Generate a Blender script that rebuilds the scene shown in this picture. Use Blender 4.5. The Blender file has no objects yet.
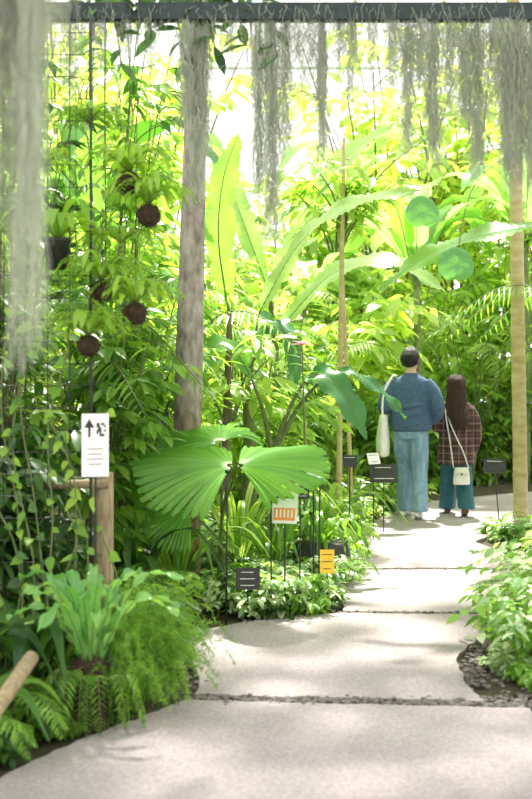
import bpy, math
import numpy as np
from mathutils import Vector
rng = np.random.default_rng(11)
pi = math.pi
def A(*a): return np.array(a, dtype=float)
def nz(v): return v/np.maximum(np.linalg.norm(v,axis=-1,keepdims=True),1e-9)
def U(a,b,n=None): return rng.uniform(a,b,n)

# ------------------------------------------------------------------ materials
def newmat(name):
    m=bpy.data.materials.new(name); m.use_nodes=True
    nt=m.node_tree; nt.nodes.clear()
    return m,nt,nt.nodes,nt.links
def leafmat(name,c1,c2,trans=.45,rough=.38,bright=1.5,spec=.5,tint=(1.18,1.1,.55)):
    m,nt,N,L=newmat(name)
    out=N.new('ShaderNodeOutputMaterial'); g=N.new('ShaderNodeNewGeometry')
    r=N.new('ShaderNodeValToRGB'); r.color_ramp.elements[0].color=(*c1,1); r.color_ramp.elements[1].color=(*c2,1)
    L.new(g.outputs['Random Per Island'],r.inputs[0])
    tc=N.new('ShaderNodeTexCoord'); no=N.new('ShaderNodeTexNoise'); no.inputs['Scale'].default_value=9
    L.new(tc.outputs['Object'],no.inputs['Vector'])
    mx=N.new('ShaderNodeMixRGB'); mx.blend_type='MULTIPLY'; mx.inputs[0].default_value=.35
    L.new(r.outputs[0],mx.inputs[1]); L.new(no.outputs['Fac'],mx.inputs[2])
    p=N.new('ShaderNodeBsdfPrincipled'); p.inputs['Roughness'].default_value=rough
    p.inputs['Specular IOR Level'].default_value=spec
    L.new(mx.outputs[0],p.inputs['Base Color'])
    t=N.new('ShaderNodeBsdfTranslucent')
    m2=N.new('ShaderNodeMixRGB'); m2.blend_type='MULTIPLY'; m2.inputs[0].default_value=1
    m2.inputs[2].default_value=(bright*tint[0],bright*tint[1],bright*tint[2],1)
    L.new(r.outputs[0],m2.inputs[1]); L.new(m2.outputs[0],t.inputs['Color'])
    s=N.new('ShaderNodeMixShader'); s.inputs[0].default_value=trans
    L.new(p.outputs[0],s.inputs[1]); L.new(t.outputs[0],s.inputs[2]); L.new(s.outputs[0],out.inputs[0])
    return m
def noisemat(name,c1,c2,scale=8,rough=.8,bump=.3,detail=6,stretch=(1,1,1),metal=0,bd=.02,speck=0):
    m,nt,N,L=newmat(name)
    out=N.new('ShaderNodeOutputMaterial'); tc=N.new('ShaderNodeTexCoord'); mp=N.new('ShaderNodeMapping')
    mp.inputs['Scale'].default_value=stretch
    L.new(tc.outputs['Object'],mp.inputs[0])
    no=N.new('ShaderNodeTexNoise'); no.inputs['Scale'].default_value=scale; no.inputs['Detail'].default_value=detail
    L.new(mp.outputs[0],no.inputs['Vector'])
    r=N.new('ShaderNodeValToRGB'); e=r.color_ramp.elements; e[0].position=.3;e[1].position=.7
    e[0].color=(*c1,1); e[1].color=(*c2,1)
    L.new(no.outputs['Fac'],r.inputs[0])
    p=N.new('ShaderNodeBsdfPrincipled'); p.inputs['Roughness'].default_value=rough; p.inputs['Metallic'].default_value=metal
    col=r.outputs[0]; hgt=no.outputs['Fac']
    if speck:
        n2=N.new('ShaderNodeTexNoise'); n2.inputs['Scale'].default_value=speck; n2.inputs['Detail'].default_value=3; n2.inputs['Roughness'].default_value=.8
        L.new(mp.outputs[0],n2.inputs['Vector'])
        r2=N.new('ShaderNodeValToRGB'); r2.color_ramp.elements[0].position=.36; r2.color_ramp.elements[1].position=.62
        r2.color_ramp.elements[0].color=(.5,.46,.46,1); r2.color_ramp.elements[1].color=(1.12,1.12,1.12,1)
        L.new(n2.outputs['Fac'],r2.inputs[0])
        mx=N.new('ShaderNodeMixRGB'); mx.blend_type='MULTIPLY'; mx.inputs[0].default_value=.55
        L.new(col,mx.inputs[1]); L.new(r2.outputs[0],mx.inputs[2]); col=mx.outputs[0]; hgt=n2.outputs['Fac']
    L.new(col,p.inputs['Base Color'])
    b=N.new('ShaderNodeBump'); b.inputs['Strength'].default_value=bump; b.inputs['Distance'].default_value=bd
    L.new(hgt,b.inputs['Height']); L.new(b.outputs[0],p.inputs['Normal'])
    L.new(p.outputs[0],out.inputs[0])
    return m

M={}
M['bg']=leafmat('leaf_painted_haze_pale',(.36,.54,.12),(.74,.86,.38),.58,bright=1.3)  # backlit haze painted in as a paler leaf colour
M['bg2']=leafmat('leaf_painted_haze_mid',(.17,.36,.05),(.52,.70,.19),.54,bright=1.45)  # green lightened in the colour itself, for the same hazy glow
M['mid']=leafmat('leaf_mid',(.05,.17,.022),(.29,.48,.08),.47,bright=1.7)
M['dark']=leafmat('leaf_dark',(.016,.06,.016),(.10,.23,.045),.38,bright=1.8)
M['fern']=leafmat('leaf_fern',(.12,.28,.03),(.30,.54,.09),.42)
M['ban']=leafmat('leaf_banana',(.13,.33,.07),(.24,.47,.10),.5,rough=.22,bright=1.8)
M['banb']=leafmat('leaf_banana_bright',(.36,.56,.18),(.52,.72,.28),.55,rough=.28,bright=1.5,tint=(1.05,1.05,.75))
M['band']=leafmat('leaf_banana_deep',(.05,.19,.06),(.09,.27,.08),.35,rough=.25,bright=1.7)
M['fan']=leafmat('leaf_fan_palm',(.14,.35,.06),(.24,.48,.09),.45,rough=.34,bright=1.7)
M['nest']=leafmat('leaf_birds_nest',(.14,.38,.11),(.27,.52,.15),.38,rough=.22)
M['foam']=leafmat('leaf_feathery',(.12,.29,.03),(.28,.48,.08),.5)
M['var']=leafmat('leaf_variegated',(.20,.40,.14),(.72,.80,.56),.35)
M['vine']=leafmat('leaf_vine',(.17,.38,.04),(.40,.60,.09),.48)
M['round']=leafmat('leaf_round',(.13,.36,.13),(.17,.42,.15),.45,rough=.4)
M['moss']=leafmat('spanish_moss',(.58,.62,.52),(.90,.92,.84),.5,rough=.8,bright=1.05,spec=.1,tint=(1,1,.93))
M['pink']=leafmat('petal_pink',(.80,.32,.42),(.88,.48,.52),.4,bright=1.0,tint=(1.1,.9,.9))
M['stem']=noisemat('stem_green',(.08,.12,.035),(.18,.21,.07),20,.6)
M['bark']=noisemat('bark_brown',(.09,.065,.045),(.22,.17,.11),14,.9,.6,stretch=(1,1,.3))
M['bamboo']=noisemat('trunk_yellow',(.38,.30,.12),(.55,.46,.24),6,.6,.3,stretch=(1,1,3))
M['soil']=noisemat('soil',(.03,.024,.014),(.10,.085,.045),7,.95,.8,10,bd=.05)
M['conc']=noisemat('concrete',(.30,.255,.26),(.45,.39,.395),1.3,.9,.4,12,bd=.005,speck=60)
M['peb']=noisemat('pebble',(.05,.04,.035),(.24,.21,.19),25,.8,.3)
M['wood']=noisemat('weathered_wood',(.20,.15,.08),(.40,.31,.18),10,.8,.4,stretch=(6,6,1))
M['steel']=noisemat('dark_steel',(.012,.022,.022),(.03,.045,.045),20,.5,.1,metal=.3)
M['frame']=noisemat('pale_steel',(.6,.65,.63),(.75,.8,.78),10,.5,.1)
M['black']=noisemat('black_plastic',(.012,.012,.013),(.03,.03,.03),30,.45,.1)
M['white']=noisemat('white_plastic',(.82,.82,.80),(.9,.9,.88),30,.5,.02)
M['coir']=noisemat('coir_ball',(.018,.011,.006),(.075,.042,.024),60,.95,1,bd=.02)
M['orange']=noisemat('orange_print',(.85,.25,.05),(.9,.32,.08),20,.6,.02)
M['yellow']=noisemat('yellow_tag',(.85,.50,.02),(.92,.58,.04),20,.5,.02)
M['ink']=noisemat('dark_ink',(.02,.02,.02),(.05,.05,.05),20,.6,.02)
M['skin']=noisemat('skin',(.62,.40,.29),(.68,.45,.33),8,.55,.05)
M['hairb']=noisemat('hair_black',(.008,.006,.006),(.025,.02,.018),60,.45,.6,stretch=(3,3,.3))
M['hairn']=noisemat('hair_brown',(.03,.014,.009),(.095,.045,.026),60,.45,.6,stretch=(3,3,.2))
M['sweater']=noisemat('knit_blue',(.045,.09,.17),(.08,.145,.25),45,.95,.6)
M['jeans']=noisemat('denim',(.14,.25,.38),(.28,.42,.55),9,.9,.3,stretch=(3,3,.6))
M['teal']=noisemat('teal_cloth',(.02,.09,.115),(.035,.14,.165),12,.9,.3)
M['canvas']=noisemat('canvas_white',(.74,.72,.68),(.88,.86,.83),14,.9,.4)
M['brownl']=noisemat('brown_leather',(.12,.05,.025),(.18,.08,.045),20,.5,.1)
M['lip']=noisemat('lip',(.45,.16,.14),(.5,.2,.17),20,.5,.05)

def trunkmat():
    m,nt,N,L=newmat('palm_trunk_bark')
    out=N.new('ShaderNodeOutputMaterial'); tc=N.new('ShaderNodeTexCoord'); sp=N.new('ShaderNodeSeparateXYZ')
    L.new(tc.outputs['Object'],sp.inputs[0])
    mr=N.new('ShaderNodeMapRange'); mr.inputs[1].default_value=.95; mr.inputs[2].default_value=1.35
    L.new(sp.outputs[2],mr.inputs[0])
    mp=N.new('ShaderNodeMapping'); mp.inputs['Scale'].default_value=(12,12,5); L.new(tc.outputs['Object'],mp.inputs[0])
    no=N.new('ShaderNodeTexNoise'); no.inputs['Scale'].default_value=2; no.inputs['Detail'].default_value=8
    L.new(mp.outputs[0],no.inputs['Vector'])
    a=N.new('ShaderNodeValToRGB'); a.color_ramp.elements[0].color=(.16,.135,.11,1); a.color_ramp.elements[1].color=(.46,.41,.35,1)
    b=N.new('ShaderNodeValToRGB'); b.color_ramp.elements[0].color=(.06,.035,.02,1); b.color_ramp.elements[1].color=(.30,.19,.10,1)
    for r in (a,b):
        r.color_ramp.elements[0].position=.3; r.color_ramp.elements[1].position=.7
        L.new(no.outputs['Fac'],r.inputs[0])
    mx=N.new('ShaderNodeMixRGB'); L.new(mr.outputs[0],mx.inputs[0]); L.new(b.outputs[0],mx.inputs[1]); L.new(a.outputs[0],mx.inputs[2])
    p=N.new('ShaderNodeBsdfPrincipled'); p.inputs['Roughness'].default_value=.9
    L.new(mx.outputs[0],p.inputs['Base Color'])
    bu=N.new('ShaderNodeBump'); bu.inputs['Strength'].default_value=.6; bu.inputs['Distance'].default_value=.02
    L.new(no.outputs['Fac'],bu.inputs['Height']); L.new(bu.outputs[0],p.inputs['Normal']); L.new(p.outputs[0],out.inputs[0])
    return m
M['trunk']=trunkmat()
def plaid():
    m,nt,N,L=newmat('plaid_wool')
    out=N.new('ShaderNodeOutputMaterial'); tc=N.new('ShaderNodeTexCoord'); sp=N.new('ShaderNodeSeparateXYZ')
    L.new(tc.outputs['Object'],sp.inputs[0])
    def stripe(sock,f,th):
        a=N.new('ShaderNodeMath'); a.operation='MULTIPLY'; a.inputs[1].default_value=f; L.new(sock,a.inputs[0])
        b=N.new('ShaderNodeMath'); b.operation='SINE'; L.new(a.outputs[0],b.inputs[0])
        c=N.new('ShaderNodeMath'); c.operation='GREATER_THAN'; c.inputs[1].default_value=th; L.new(b.outputs[0],c.inputs[0]); return c
    base=N.new('ShaderNodeRGB'); base.outputs[0].default_value=(.10,.052,.044,1)
    last=base.outputs[0]
    for ax,f,th,col,fac in ((2,110,.1,(.025,.016,.02),.6),(0,110,.1,(.025,.016,.02),.6),(2,80,.88,(.30,.19,.16),.55),(0,80,.88,(.30,.19,.16),.55)):
        s=stripe(sp.outputs[ax],f,th)
        k=N.new('ShaderNodeMath'); k.operation='MULTIPLY'; k.inputs[1].default_value=fac; L.new(s.outputs[0],k.inputs[0])
        mx=N.new('ShaderNodeMixRGB'); mx.inputs[2].default_value=(*col,1); L.new(k.outputs[0],mx.inputs[0]); L.new(last,mx.inputs[1]); last=mx.outputs[0]
    p=N.new('ShaderNodeBsdfPrincipled'); p.inputs['Roughness'].default_value=.95; L.new(last,p.inputs['Base Color']); L.new(p.outputs[0],out.inputs[0])
    return m
M['plaid']=plaid()

# ------------------------------------------------------------------ mesh builder
class MB:
    def __init__(s): s.v=[]; s.f=[]; s.m=[]; s.n=0; s.mats=[]
    def mi(s,k):
        if k not in s.mats: s.mats.append(k)
        return s.mats.index(k)
    def add(s,V,F,mat):
        V=np.asarray(V,float).reshape(-1,3)
        if isinstance(F,np.ndarray): F=(F+s.n).tolist()
        else: F=[[i+s.n for i in f] for f in F]
        s.v.append(V); s.f.extend(F); s.m.extend([s.mi(mat)]*len(F)); s.n+=len(V)
    def build(s,name,parent=None,smooth=True,loc=None):
        me=bpy.data.meshes.new(name)
        V=np.concatenate(s.v)
        if loc is not None: V=V-np.array(loc)
        me.from_pydata(V.tolist(),[],s.f)
        for k in s.mats: me.materials.append(M[k])
        me.polygons.foreach_set('material_index',np.array(s.m,dtype=np.int32))
        if smooth: me.polygons.foreach_set('use_smooth',np.ones(len(s.f),dtype=bool))
        me.update()
        o=bpy.data.objects.new(name,me); bpy.context.collection.objects.link(o)
        if loc is not None: o.location=loc
        if parent: o.parent=parent
        return o
def empty(name,loc=(0,0,0)):
    o=bpy.data.objects.new(name,None); o.location=loc; o.empty_display_size=.1
    bpy.context.collection.objects.link(o); return o

def gridfaces(rows,cols,closed=False):
    F=[]
    cc=cols if closed else cols-1
    for i in range(rows-1):
        for j in range(cc):
            k=(j+1)%cols
            F.append((i*cols+j,i*cols+k,(i+1)*cols+k,(i+1)*cols+j))
    return np.array(F)
def batch(mb,V,F,mat):
    n,p,_=V.shape
    FF=(F[None]+(np.arange(n)*p)[:,None,None]).reshape(-1,F.shape[1])
    mb.add(V.reshape(-1,3),FF,mat)
def template(rows=4,kind='ell',fold=.25,bend=.22):
    t=np.linspace(0,1,rows)
    if kind=='ell': w=np.sin(pi*np.clip(t,.04,.985)**.85)**.8
    elif kind=='heart': w=np.interp(t,[0,.12,.3,.6,.85,1],[.45,.9,1,.75,.3,.02])
    elif kind=='strap': w=np.interp(t,[0,.2,.6,.9,1],[.5,.9,1,.6,.05])
    v=np.stack([-w/2,0*w,w/2],1); u=np.repeat(t[:,None],3,1)
    n=-bend*u**2
    return u.ravel(),v.ravel(),n.ravel(),fold*np.abs(v).ravel(),gridfaces(rows,3)
T4=template(4); T5=template(5); TH=template(6,'heart'); TS=template(5,'strap',.2,.3)
def leaves(mb,pos,d,nr,L,W,mat,T=T4):
    u,v,n,f,F=T
    d=nz(d); s=nz(np.cross(d,nr)); nr=np.cross(s,d)
    L=np.broadcast_to(L,(len(pos),))[:,None,None]; W=np.broadcast_to(W,(len(pos),))[:,None,None]
    V=pos[:,None]+d[:,None]*(u[None,:,None]*L)+s[:,None]*(v[None,:,None]*W)+nr[:,None]*(n[None,:,None]*L+f[None,:,None]*W)
    batch(mb,V,F,mat)
def tubes(mb,P,R,k,mat,caps=False):
    n,m,_=P.shape
    R=np.broadcast_to(R,(n,m)) if np.ndim(R)<2 else R
    T=nz(np.gradient(P,axis=1)); ref=A(.31,.95,.02)
    a=nz(np.cross(T,ref)); b=np.cross(T,a)
    th=np.arange(k)*2*pi/k
    V=P[:,:,None]+R[:,:,None,None]*(a[:,:,None]*np.cos(th)[None,None,:,None]+b[:,:,None]*np.sin(th)[None,None,:,None])
    F=gridfaces(m,k,True)
    batch(mb,V.reshape(n,m*k,3),F,mat)
    if caps:
        base=mb.n-n*m*k
        for i in range(n):
            o=base+i*m*k
            mb.f.append([o+j for j in range(k)][::-1]); mb.f.append([o+(m-1)*k+j for j in range(k)]); mb.m.extend([mb.mi(mat)]*2)
def cat(pts,n):
    pts=np.array(pts,float); m=len(pts)
    ext=np.vstack([2*pts[0]-pts[1],pts,2*pts[-1]-pts[-2]])
    out=[]
    for t in np.linspace(0,m-1,n):
        i=min(int(t),m-2); f=t-i; p0,p1,p2,p3=ext[i],ext[i+1],ext[i+2],ext[i+3]
        out.append(.5*((2*p1)+(-p0+p2)*f+(2*p0-5*p1+4*p2-p3)*f*f+(-p0+3*p1-3*p2+p3)*f**3))
    return np.array(out)
def tube(mb,pts,r,k=8,mat='bark',n=None,caps=True):
    n=n or max(2,len(pts)*4 if len(pts)>2 else 2)
    P=cat(pts,n) if len(pts)>2 else np.array([np.array(pts[0])*(1-t)+np.array(pts[1])*t for t in np.linspace(0,1,n)])
    R=np.interp(np.linspace(0,1,n),np.linspace(0,1,len(pts)),r if np.ndim(r) else [r]*len(pts))
    tubes(mb,P[None],R[None],k,mat,caps)
def box(mb,c,s,mat,rz=0,rx=0):
    x,y,z=s[0]/2,s[1]/2,s[2]/2
    V=np.array([[-x,-y,-z],[x,-y,-z],[x,y,-z],[-x,y,-z],[-x,-y,z],[x,-y,z],[x,y,z],[-x,y,z]])
    cx,sx=math.cos(rx),math.sin(rx); V=V@np.array([[1,0,0],[0,cx,-sx],[0,sx,cx]]).T
    cz,sz=math.cos(rz),math.sin(rz); V=V@np.array([[cz,-sz,0],[sz,cz,0],[0,0,1]]).T
    mb.add(V+np.array(c),[[0,3,2,1],[4,5,6,7],[0,1,5,4],[1,2,6,5],[2,3,7,6],[3,0,4,7]],mat)
def quadc(P0,P1,P2,m):
    t=np.linspace(0,1,m)[None,:,None]
    return (1-t)**2*P0[:,None]+2*t*(1-t)*P1[:,None]+t*t*P2[:,None]
def quadt(P0,P1,P2,t):
    t=t[:,None]; return (1-t)**2*P0+2*t*(1-t)*P1+t*t*P2

def plant(mb,cx,cy,h,r,nst,ntw,nlf,LL,LW,lm='mid',sm='stem',low=.15,tw=.4,droop=.35,tr=.012,z0=0.,T=T4,up=.15):
    az=U(0,2*pi,nst); rr=r*np.sqrt(U(.05,1,nst)); hh=h*U(.6,1,nst)
    c,s=np.cos(az),np.sin(az)
    P0=np.stack([cx+.08*rr*c,cy+.08*rr*s,np.full(nst,z0-.01)],1)
    P2=np.stack([cx+rr*c,cy+rr*s,z0+hh],1)
    P1=np.stack([cx+.25*rr*c,cy+.25*rr*s,z0+.62*hh],1)
    P=quadc(P0,P1,P2,8)
    R=np.linspace(tr,tr*.3,8)[None]*np.ones((nst,1))
    tubes(mb,P,R,5,sm)
    n=nst*ntw; idx=np.repeat(np.arange(nst),ntw); t=low+(1-low)*U(0,1,n)**.8
    B=quadt(P0[idx],P1[idx],P2[idx],t)
    a=U(0,2*pi,n); ln=tw*U(.5,1.2,n)
    D=np.stack([np.cos(a),np.sin(a),U(-.1,.5,n)],1)
    Q1=B+D*ln[:,None]*.5+A(0,0,1)*(up*ln)[:,None]; Q2=B+D*ln[:,None]-A(0,0,1)*(droop*.5*ln)[:,None]
    Q2[:,2]=np.maximum(Q2[:,2],z0+.04)
    tubes(mb,quadc(B,Q1,Q2,4),np.array([[tr*.35,tr*.3,tr*.22,tr*.12]])*np.ones((n,1)),3,sm)
    m=n*nlf; ii=np.repeat(np.arange(n),nlf); t=np.tile(np.linspace(.15,1,nlf),n)
    pos=quadt(B[ii],Q1[ii],Q2[ii],t)
    sg=np.tile(np.where(np.arange(nlf)%2==0,1,-1),n)*U(.3,1.3,m)
    aa=a[ii]+sg
    d=np.stack([np.cos(aa),np.sin(aa),-droop+U(-.4,.45,m)],1)
    nr=np.stack([U(-.5,.5,m),U(-.6,.4,m),np.ones(m)],1)
    sc=U(.6,1.15,m)
    leaves(mb,pos,d,nr,LL*sc,LW*sc,lm,T)

def bigleaf(mb,pts,width,up=(0,0,1),rows=36,mat='ban',fold=.18,wave=.02,kind='banana',rib=.008,corr=.004,cut=0,stem='stem'):
    C=cat(pts,rows); T=nz(np.gradient(C,axis=0)); up=A(*up)
    S=nz(np.cross(T,up)); Nn=np.cross(S,T)
    t=np.linspace(0,1,rows)
    if kind=='banana': w=np.interp(t,[0,.04,.15,.45,.8,.95,1],[.05,.45,.8,1,.75,.3,.01])
    elif kind=='strap': w=np.interp(t,[0,.2,.6,.88,1],[.25,.6,1,.7,.02])
    elif kind=='lance': w=np.interp(t,[0,.15,.35,.75,1],[.1,.75,1,.5,.01])
    cols=9; cv=np.linspace(-1,1,cols)
    ph=U(0,6)
    W=w[:,None]*cv[None]*width/2
    if cut:
        W=W*(1-.25*(np.abs(cv)[None]>.7)*(rng.random((rows,1))<cut))
    nn=fold*np.abs(W)-.5*fold*W**2/max(width,.01)*2+corr*np.where(np.arange(rows)%2==0,1,-1)[:,None]*(np.abs(cv)[None]>.1)+wave*np.sin(t*22+ph)[:,None]*np.abs(cv)[None]**2*np.sign(cv)[None]
    V=C[:,None]+S[:,None]*W[...,None]+Nn[:,None]*nn[...,None]
    mb.add(V.reshape(-1,3),gridfaces(rows,cols),mat)
    if rib: tubes(mb,(C-Nn*rib*.4)[None],np.linspace(rib,rib*.2,rows)[None],5,stem)
def frond(mb,pts,npair,LL,LW,mat='fern',sm='stem',up=(0,0,1),r=.003,start=.1,hang=.15,T=T4,fw=.45):
    C=cat(pts,npair); Tn=nz(np.gradient(C,axis=0)); S=nz(np.cross(Tn,A(*up)))
    tubes(mb,C[None],np.linspace(r,r*.3,npair)[None],4,sm)
    t=np.linspace(0,1,npair); k=t>=start
    pr=np.sin(pi*np.clip(.12+.86*t,0,1))**.7
    for sg in (-1,1):
        d=S[k]*sg+Tn[k]*fw+A(0,0,-hang)
        n=k.sum(); leaves(mb,C[k],d+rng.normal(0,.06,(n,3)),np.tile(A(*up),(n,1))+Tn[k]*.2,LL*pr[k]+.002,LW*(pr[k]*.5+.5),mat,T)
def strands(mb,P0,length,r,wig,m,mat,k=3):
    n=len(P0); st=rng.normal(0,1,(n,m,3))*wig; st[:,:,2]*=.3; st[:,0]=0
    P=np.cumsum(st,axis=1)
    P=P+P0[:,None]; P[:,:,2]-=np.linspace(0,1,m)[None]*np.asarray(length)[:,None]
    R=np.linspace(r,r*.5,m)[None]*np.ones((n,1))
    tubes(mb,P,R,k,mat)
def moss(mb,x,y,z,length,n,sx,r=.0012,wig=.006):
    P0=np.stack([x+rng.normal(0,sx*.6,n),y+rng.normal(0,sx*.5,n),z-length*.82*U(0,1,n)**1.5],1)
    taper=1-.6*(z-P0[:,2])/length
    P0[:,0]=x+(P0[:,0]-x)*taper
    L=np.minimum(length*U(.12,.40,n), P0[:,2]-(z-length)*1.0)
    strands(mb,P0,L,r,wig,9,'moss')
    k=max(3,n//18)
    strands(mb,np.stack([x+rng.normal(0,sx*.4,k),y+rng.normal(0,sx*.3,k),np.full(k,z)],1),np.full(k,length*.9)*U(.7,1,k),r,wig*.5,18,'moss')
def ell(mb,c,r,mat,k=20,m=12,pw=1.):
    th=np.linspace(0.02,pi-.02,m); ph=np.arange(k)*2*pi/k
    V=np.stack([np.sin(th)[:,None]*np.cos(ph)[None]*r[0]+c[0],np.sin(th)[:,None]*np.sin(ph)[None]*r[1]+c[1],np.repeat(np.cos(th)[:,None],k,1)*r[2]+c[2]],-1)
    mb.add(V.reshape(-1,3),gridfaces(m,k,True),mat)
    b=mb.n-m*k; mb.f.append([b+j for j in range(k)][::-1]); mb.f.append([b+(m-1)*k+j for j in range(k)]); mb.m.extend([mb.mi(mat)]*2)
def loft(mb,rings,mat,k=28,n=None,fold=0):
    R=np.array(rings,float)
    if n: R=cat(R,n)
    m=len(R); th=np.arange(k)*2*pi/k
    f=1+fold*np.sin(th*7+1)[None]*np.linspace(0,1,m)[:,None]
    V=np.stack([R[:,0:1]+R[:,3:4]*np.cos(th)[None]*f,R[:,1:2]+R[:,4:5]*np.sin(th)[None]*f,np.repeat(R[:,2:3],k,1)],-1)
    mb.add(V.reshape(-1,3),gridfaces(m,k,True),mat)
    b=mb.n-m*k; mb.f.append([b+j for j in range(k)][::-1]); mb.f.append([b+(m-1)*k+j for j in range(k)]); mb.m.extend([mb.mi(mat)]*2)
def remesh(o,vox,sm=4):
    r=o.modifiers.new('remesh','REMESH'); r.mode='VOXEL'; r.voxel_size=vox; r.use_smooth_shade=True
    s=o.modifiers.new('smooth','SMOOTH'); s.iterations=sm; s.factor=.5
    return o

# ------------------------------------------------------------------ ground and path
mb=MB()
gx=np.linspace(-30,30,121); gy=np.linspace(-8,50,117)
X,Y=np.meshgrid(gx,gy); Z=np.full_like(X,-.005)
mb.add(np.stack([X,Y,Z],-1).reshape(-1,3),gridfaces(117,121),'soil'); mb.build('ground')

slabs=[[(-1.3,-4),(-1.2,2),(-1.05,3.4),(-.9,3.88),(-.65,4.32),(-.34,4.76),(.3,4.70),(1.1,4.64),(1.16,4.0),(1.35,2),(1.35,-4)],
[(-.31,4.84),(-.30,5.01),(-.40,5.65),(-.45,6.0),(-.14,6.27),(.43,6.54),(.9,6.5),(1.26,6.5),(1.2,6.1),(1.08,5.8),(.93,5.45),(.90,5.01),(.93,4.74),(.3,4.79)],
[(.46,6.60),(.50,7.23),(.70,8.02),(1.3,8.05),(1.9,7.99),(1.56,7.4),(1.27,6.76),(1.27,6.56),(.9,6.56)],
[(.72,8.08),(.75,8.4),(.80,9.7),(1.2,11.3),(1.9,12.6),(3.2,13.6),(5,14.4),(9,14.8),(9,12.6),(5.5,12.2),(4,11.2),(2.75,10.4),(2.11,10.0),(1.77,9.42),(1.87,8.88),(1.93,8.05),(1.3,8.11)]]
mb=MB()
def rough(s,st=.06,amp=.010):
    out=[]
    for i in range(len(s)):
        p=A(*s[i]); q=A(*s[(i+1)%len(s)]); k=max(1,int(np.linalg.norm(q-p)/st)) if max(abs(p[1]),abs(q[1]))<11 and min(p[1],q[1])>1 else 3
        for j in range(k):
            out.append(tuple(p+(q-p)*j/k+rng.normal(0,amp*.6,2)))
    return out
for s in slabs:
    s=rough(s)
    n=len(s); top=[(x,y,.03) for x,y in s]; bot=[(x,y,-.02) for x,y in s]
    area=sum(s[i][0]*s[(i+1)%n][1]-s[(i+1)%n][0]*s[i][1] for i in range(n))
    F=[list(range(n)) if area>0 else list(range(n))[::-1]]
    for i in range(n):
        j=(i+1)%n; F.append([i,j,n+j,n+i])
    mb.add(top+bot,F,'conc')
path=mb.build('concrete_path',smooth=False)
mb=MB()
def pebbles(p,q,n,wd,smin=.006,smax=.016,zz=.018):
    for i in range(n):
        t=U(0,1); s=U(smin,smax)
        ell(mb,(p[0]+(q[0]-p[0])*t+rng.normal(0,wd),p[1]+(q[1]-p[1])*t+rng.normal(0,wd),zz+U(0,.012)),(s*U(.8,1.4),s,s*.6),'peb',7,5)
pebbles((-.33,4.80),(1.1,4.69),560,.030); pebbles((.44,6.57),(1.27,6.53),150,.014); pebbles((.71,8.05),(1.9,8.02),140,.014)
pebbles((.95,4.7),(1.25,4.85),200,.07,zz=.01); pebbles((.95,5.0),(1.1,5.8),160,.05,zz=.01)
pebbles((-.33,5.0),(-.45,5.9),60,.03); pebbles((-.1,6.33),(.4,6.6),60,.04)
mb.build('pebble_joints')

# ------------------------------------------------------------------ pergola beams
mb=MB()
box(mb,(.3,5.0,3.055),(4.6,.06,.075),'steel'); box(mb,(.3,2.75,3.055),(4.6,.06,.075),'steel')
for x in (-1.97,2.57):
    for y in (5.0,2.75): box(mb,(x,y,1.51),(.06,.06,3.03),'steel')
    box(mb,(x,3.9,3.055),(.06,2.3,.075),'steel')
mb.build('steel_pergola',smooth=False)
mb=MB()
for x in np.arange(-1.95,-.76,.098): tube(mb,[(x,4.93,0),(x,4.93,3.02)],.0025,5,'black')
for z in np.arange(.1,3.0,.098): tube(mb,[(-1.95,4.926,z),(-.78,4.926,z)],.0022,5,'black')
tube(mb,[(-.777,4.92,0),(-.777,4.92,3.02)],.006,8,'black')
mb.build('wire_trellis')

# Spanish moss
mb=MB()
for i in range(10): moss(mb,-.76+.022*i+U(-.01,.01),2.75+U(-.1,.1),3.03,U(1.2,1.62),210,.036,.0010,.006)
for i in range(8): moss(mb,-.76+.028*i,2.75+U(-.08,.08),3.03,U(.8,1.05),260,.04,.0010,.008)
for i in range(4): moss(mb,-.53+.022*i,2.75+U(-.05,.05),3.03,U(.6,.85),70,.015,.0008,.005)
mb.build('spanish_moss')
mb=MB()
def px(p): return (p-266)*5/1110
for p,l,n,s in ((70,.35,150,.03),(100,.22,60,.02),(125,.2,60,.02),(150,.25,60,.02),(185,.5,170,.015),(197,.82,380,.018),(206,.6,180,.015),(232,.3,60,.02),(258,.85,260,.018),(272,1.0,360,.02),(286,.65,200,.015),(300,.4,100,.02),(312,.3,80,.02),
    (322,.68,280,.010),(340,.3,90,.015),(352,.42,120,.015),(372,.3,80,.02),(392,.35,140,.02),(408,.62,260,.025),(420,.35,180,.02),(433,.7,340,.022),(450,.45,220,.025),(465,.5,260,.025),(478,.72,340,.025),(493,.45,220,.025),(506,.8,400,.025),(520,.75,400,.025),(533,.85,400,.025),(548,.6,240,.02),(575,.6,240,.02)):
    moss(mb,px(p),5.0+U(-.03,.03),3.02,l,int(n*1.1),s*1.35,.0012,.009)
P0=np.stack([U(-.9,1.4,1300),5+U(-.03,.03,1300),np.full(1300,3.09)],1)
strands(mb,P0,U(.05,.26,1300),.0012,.009,7,'moss')
mb.build('spanish_moss')

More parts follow.
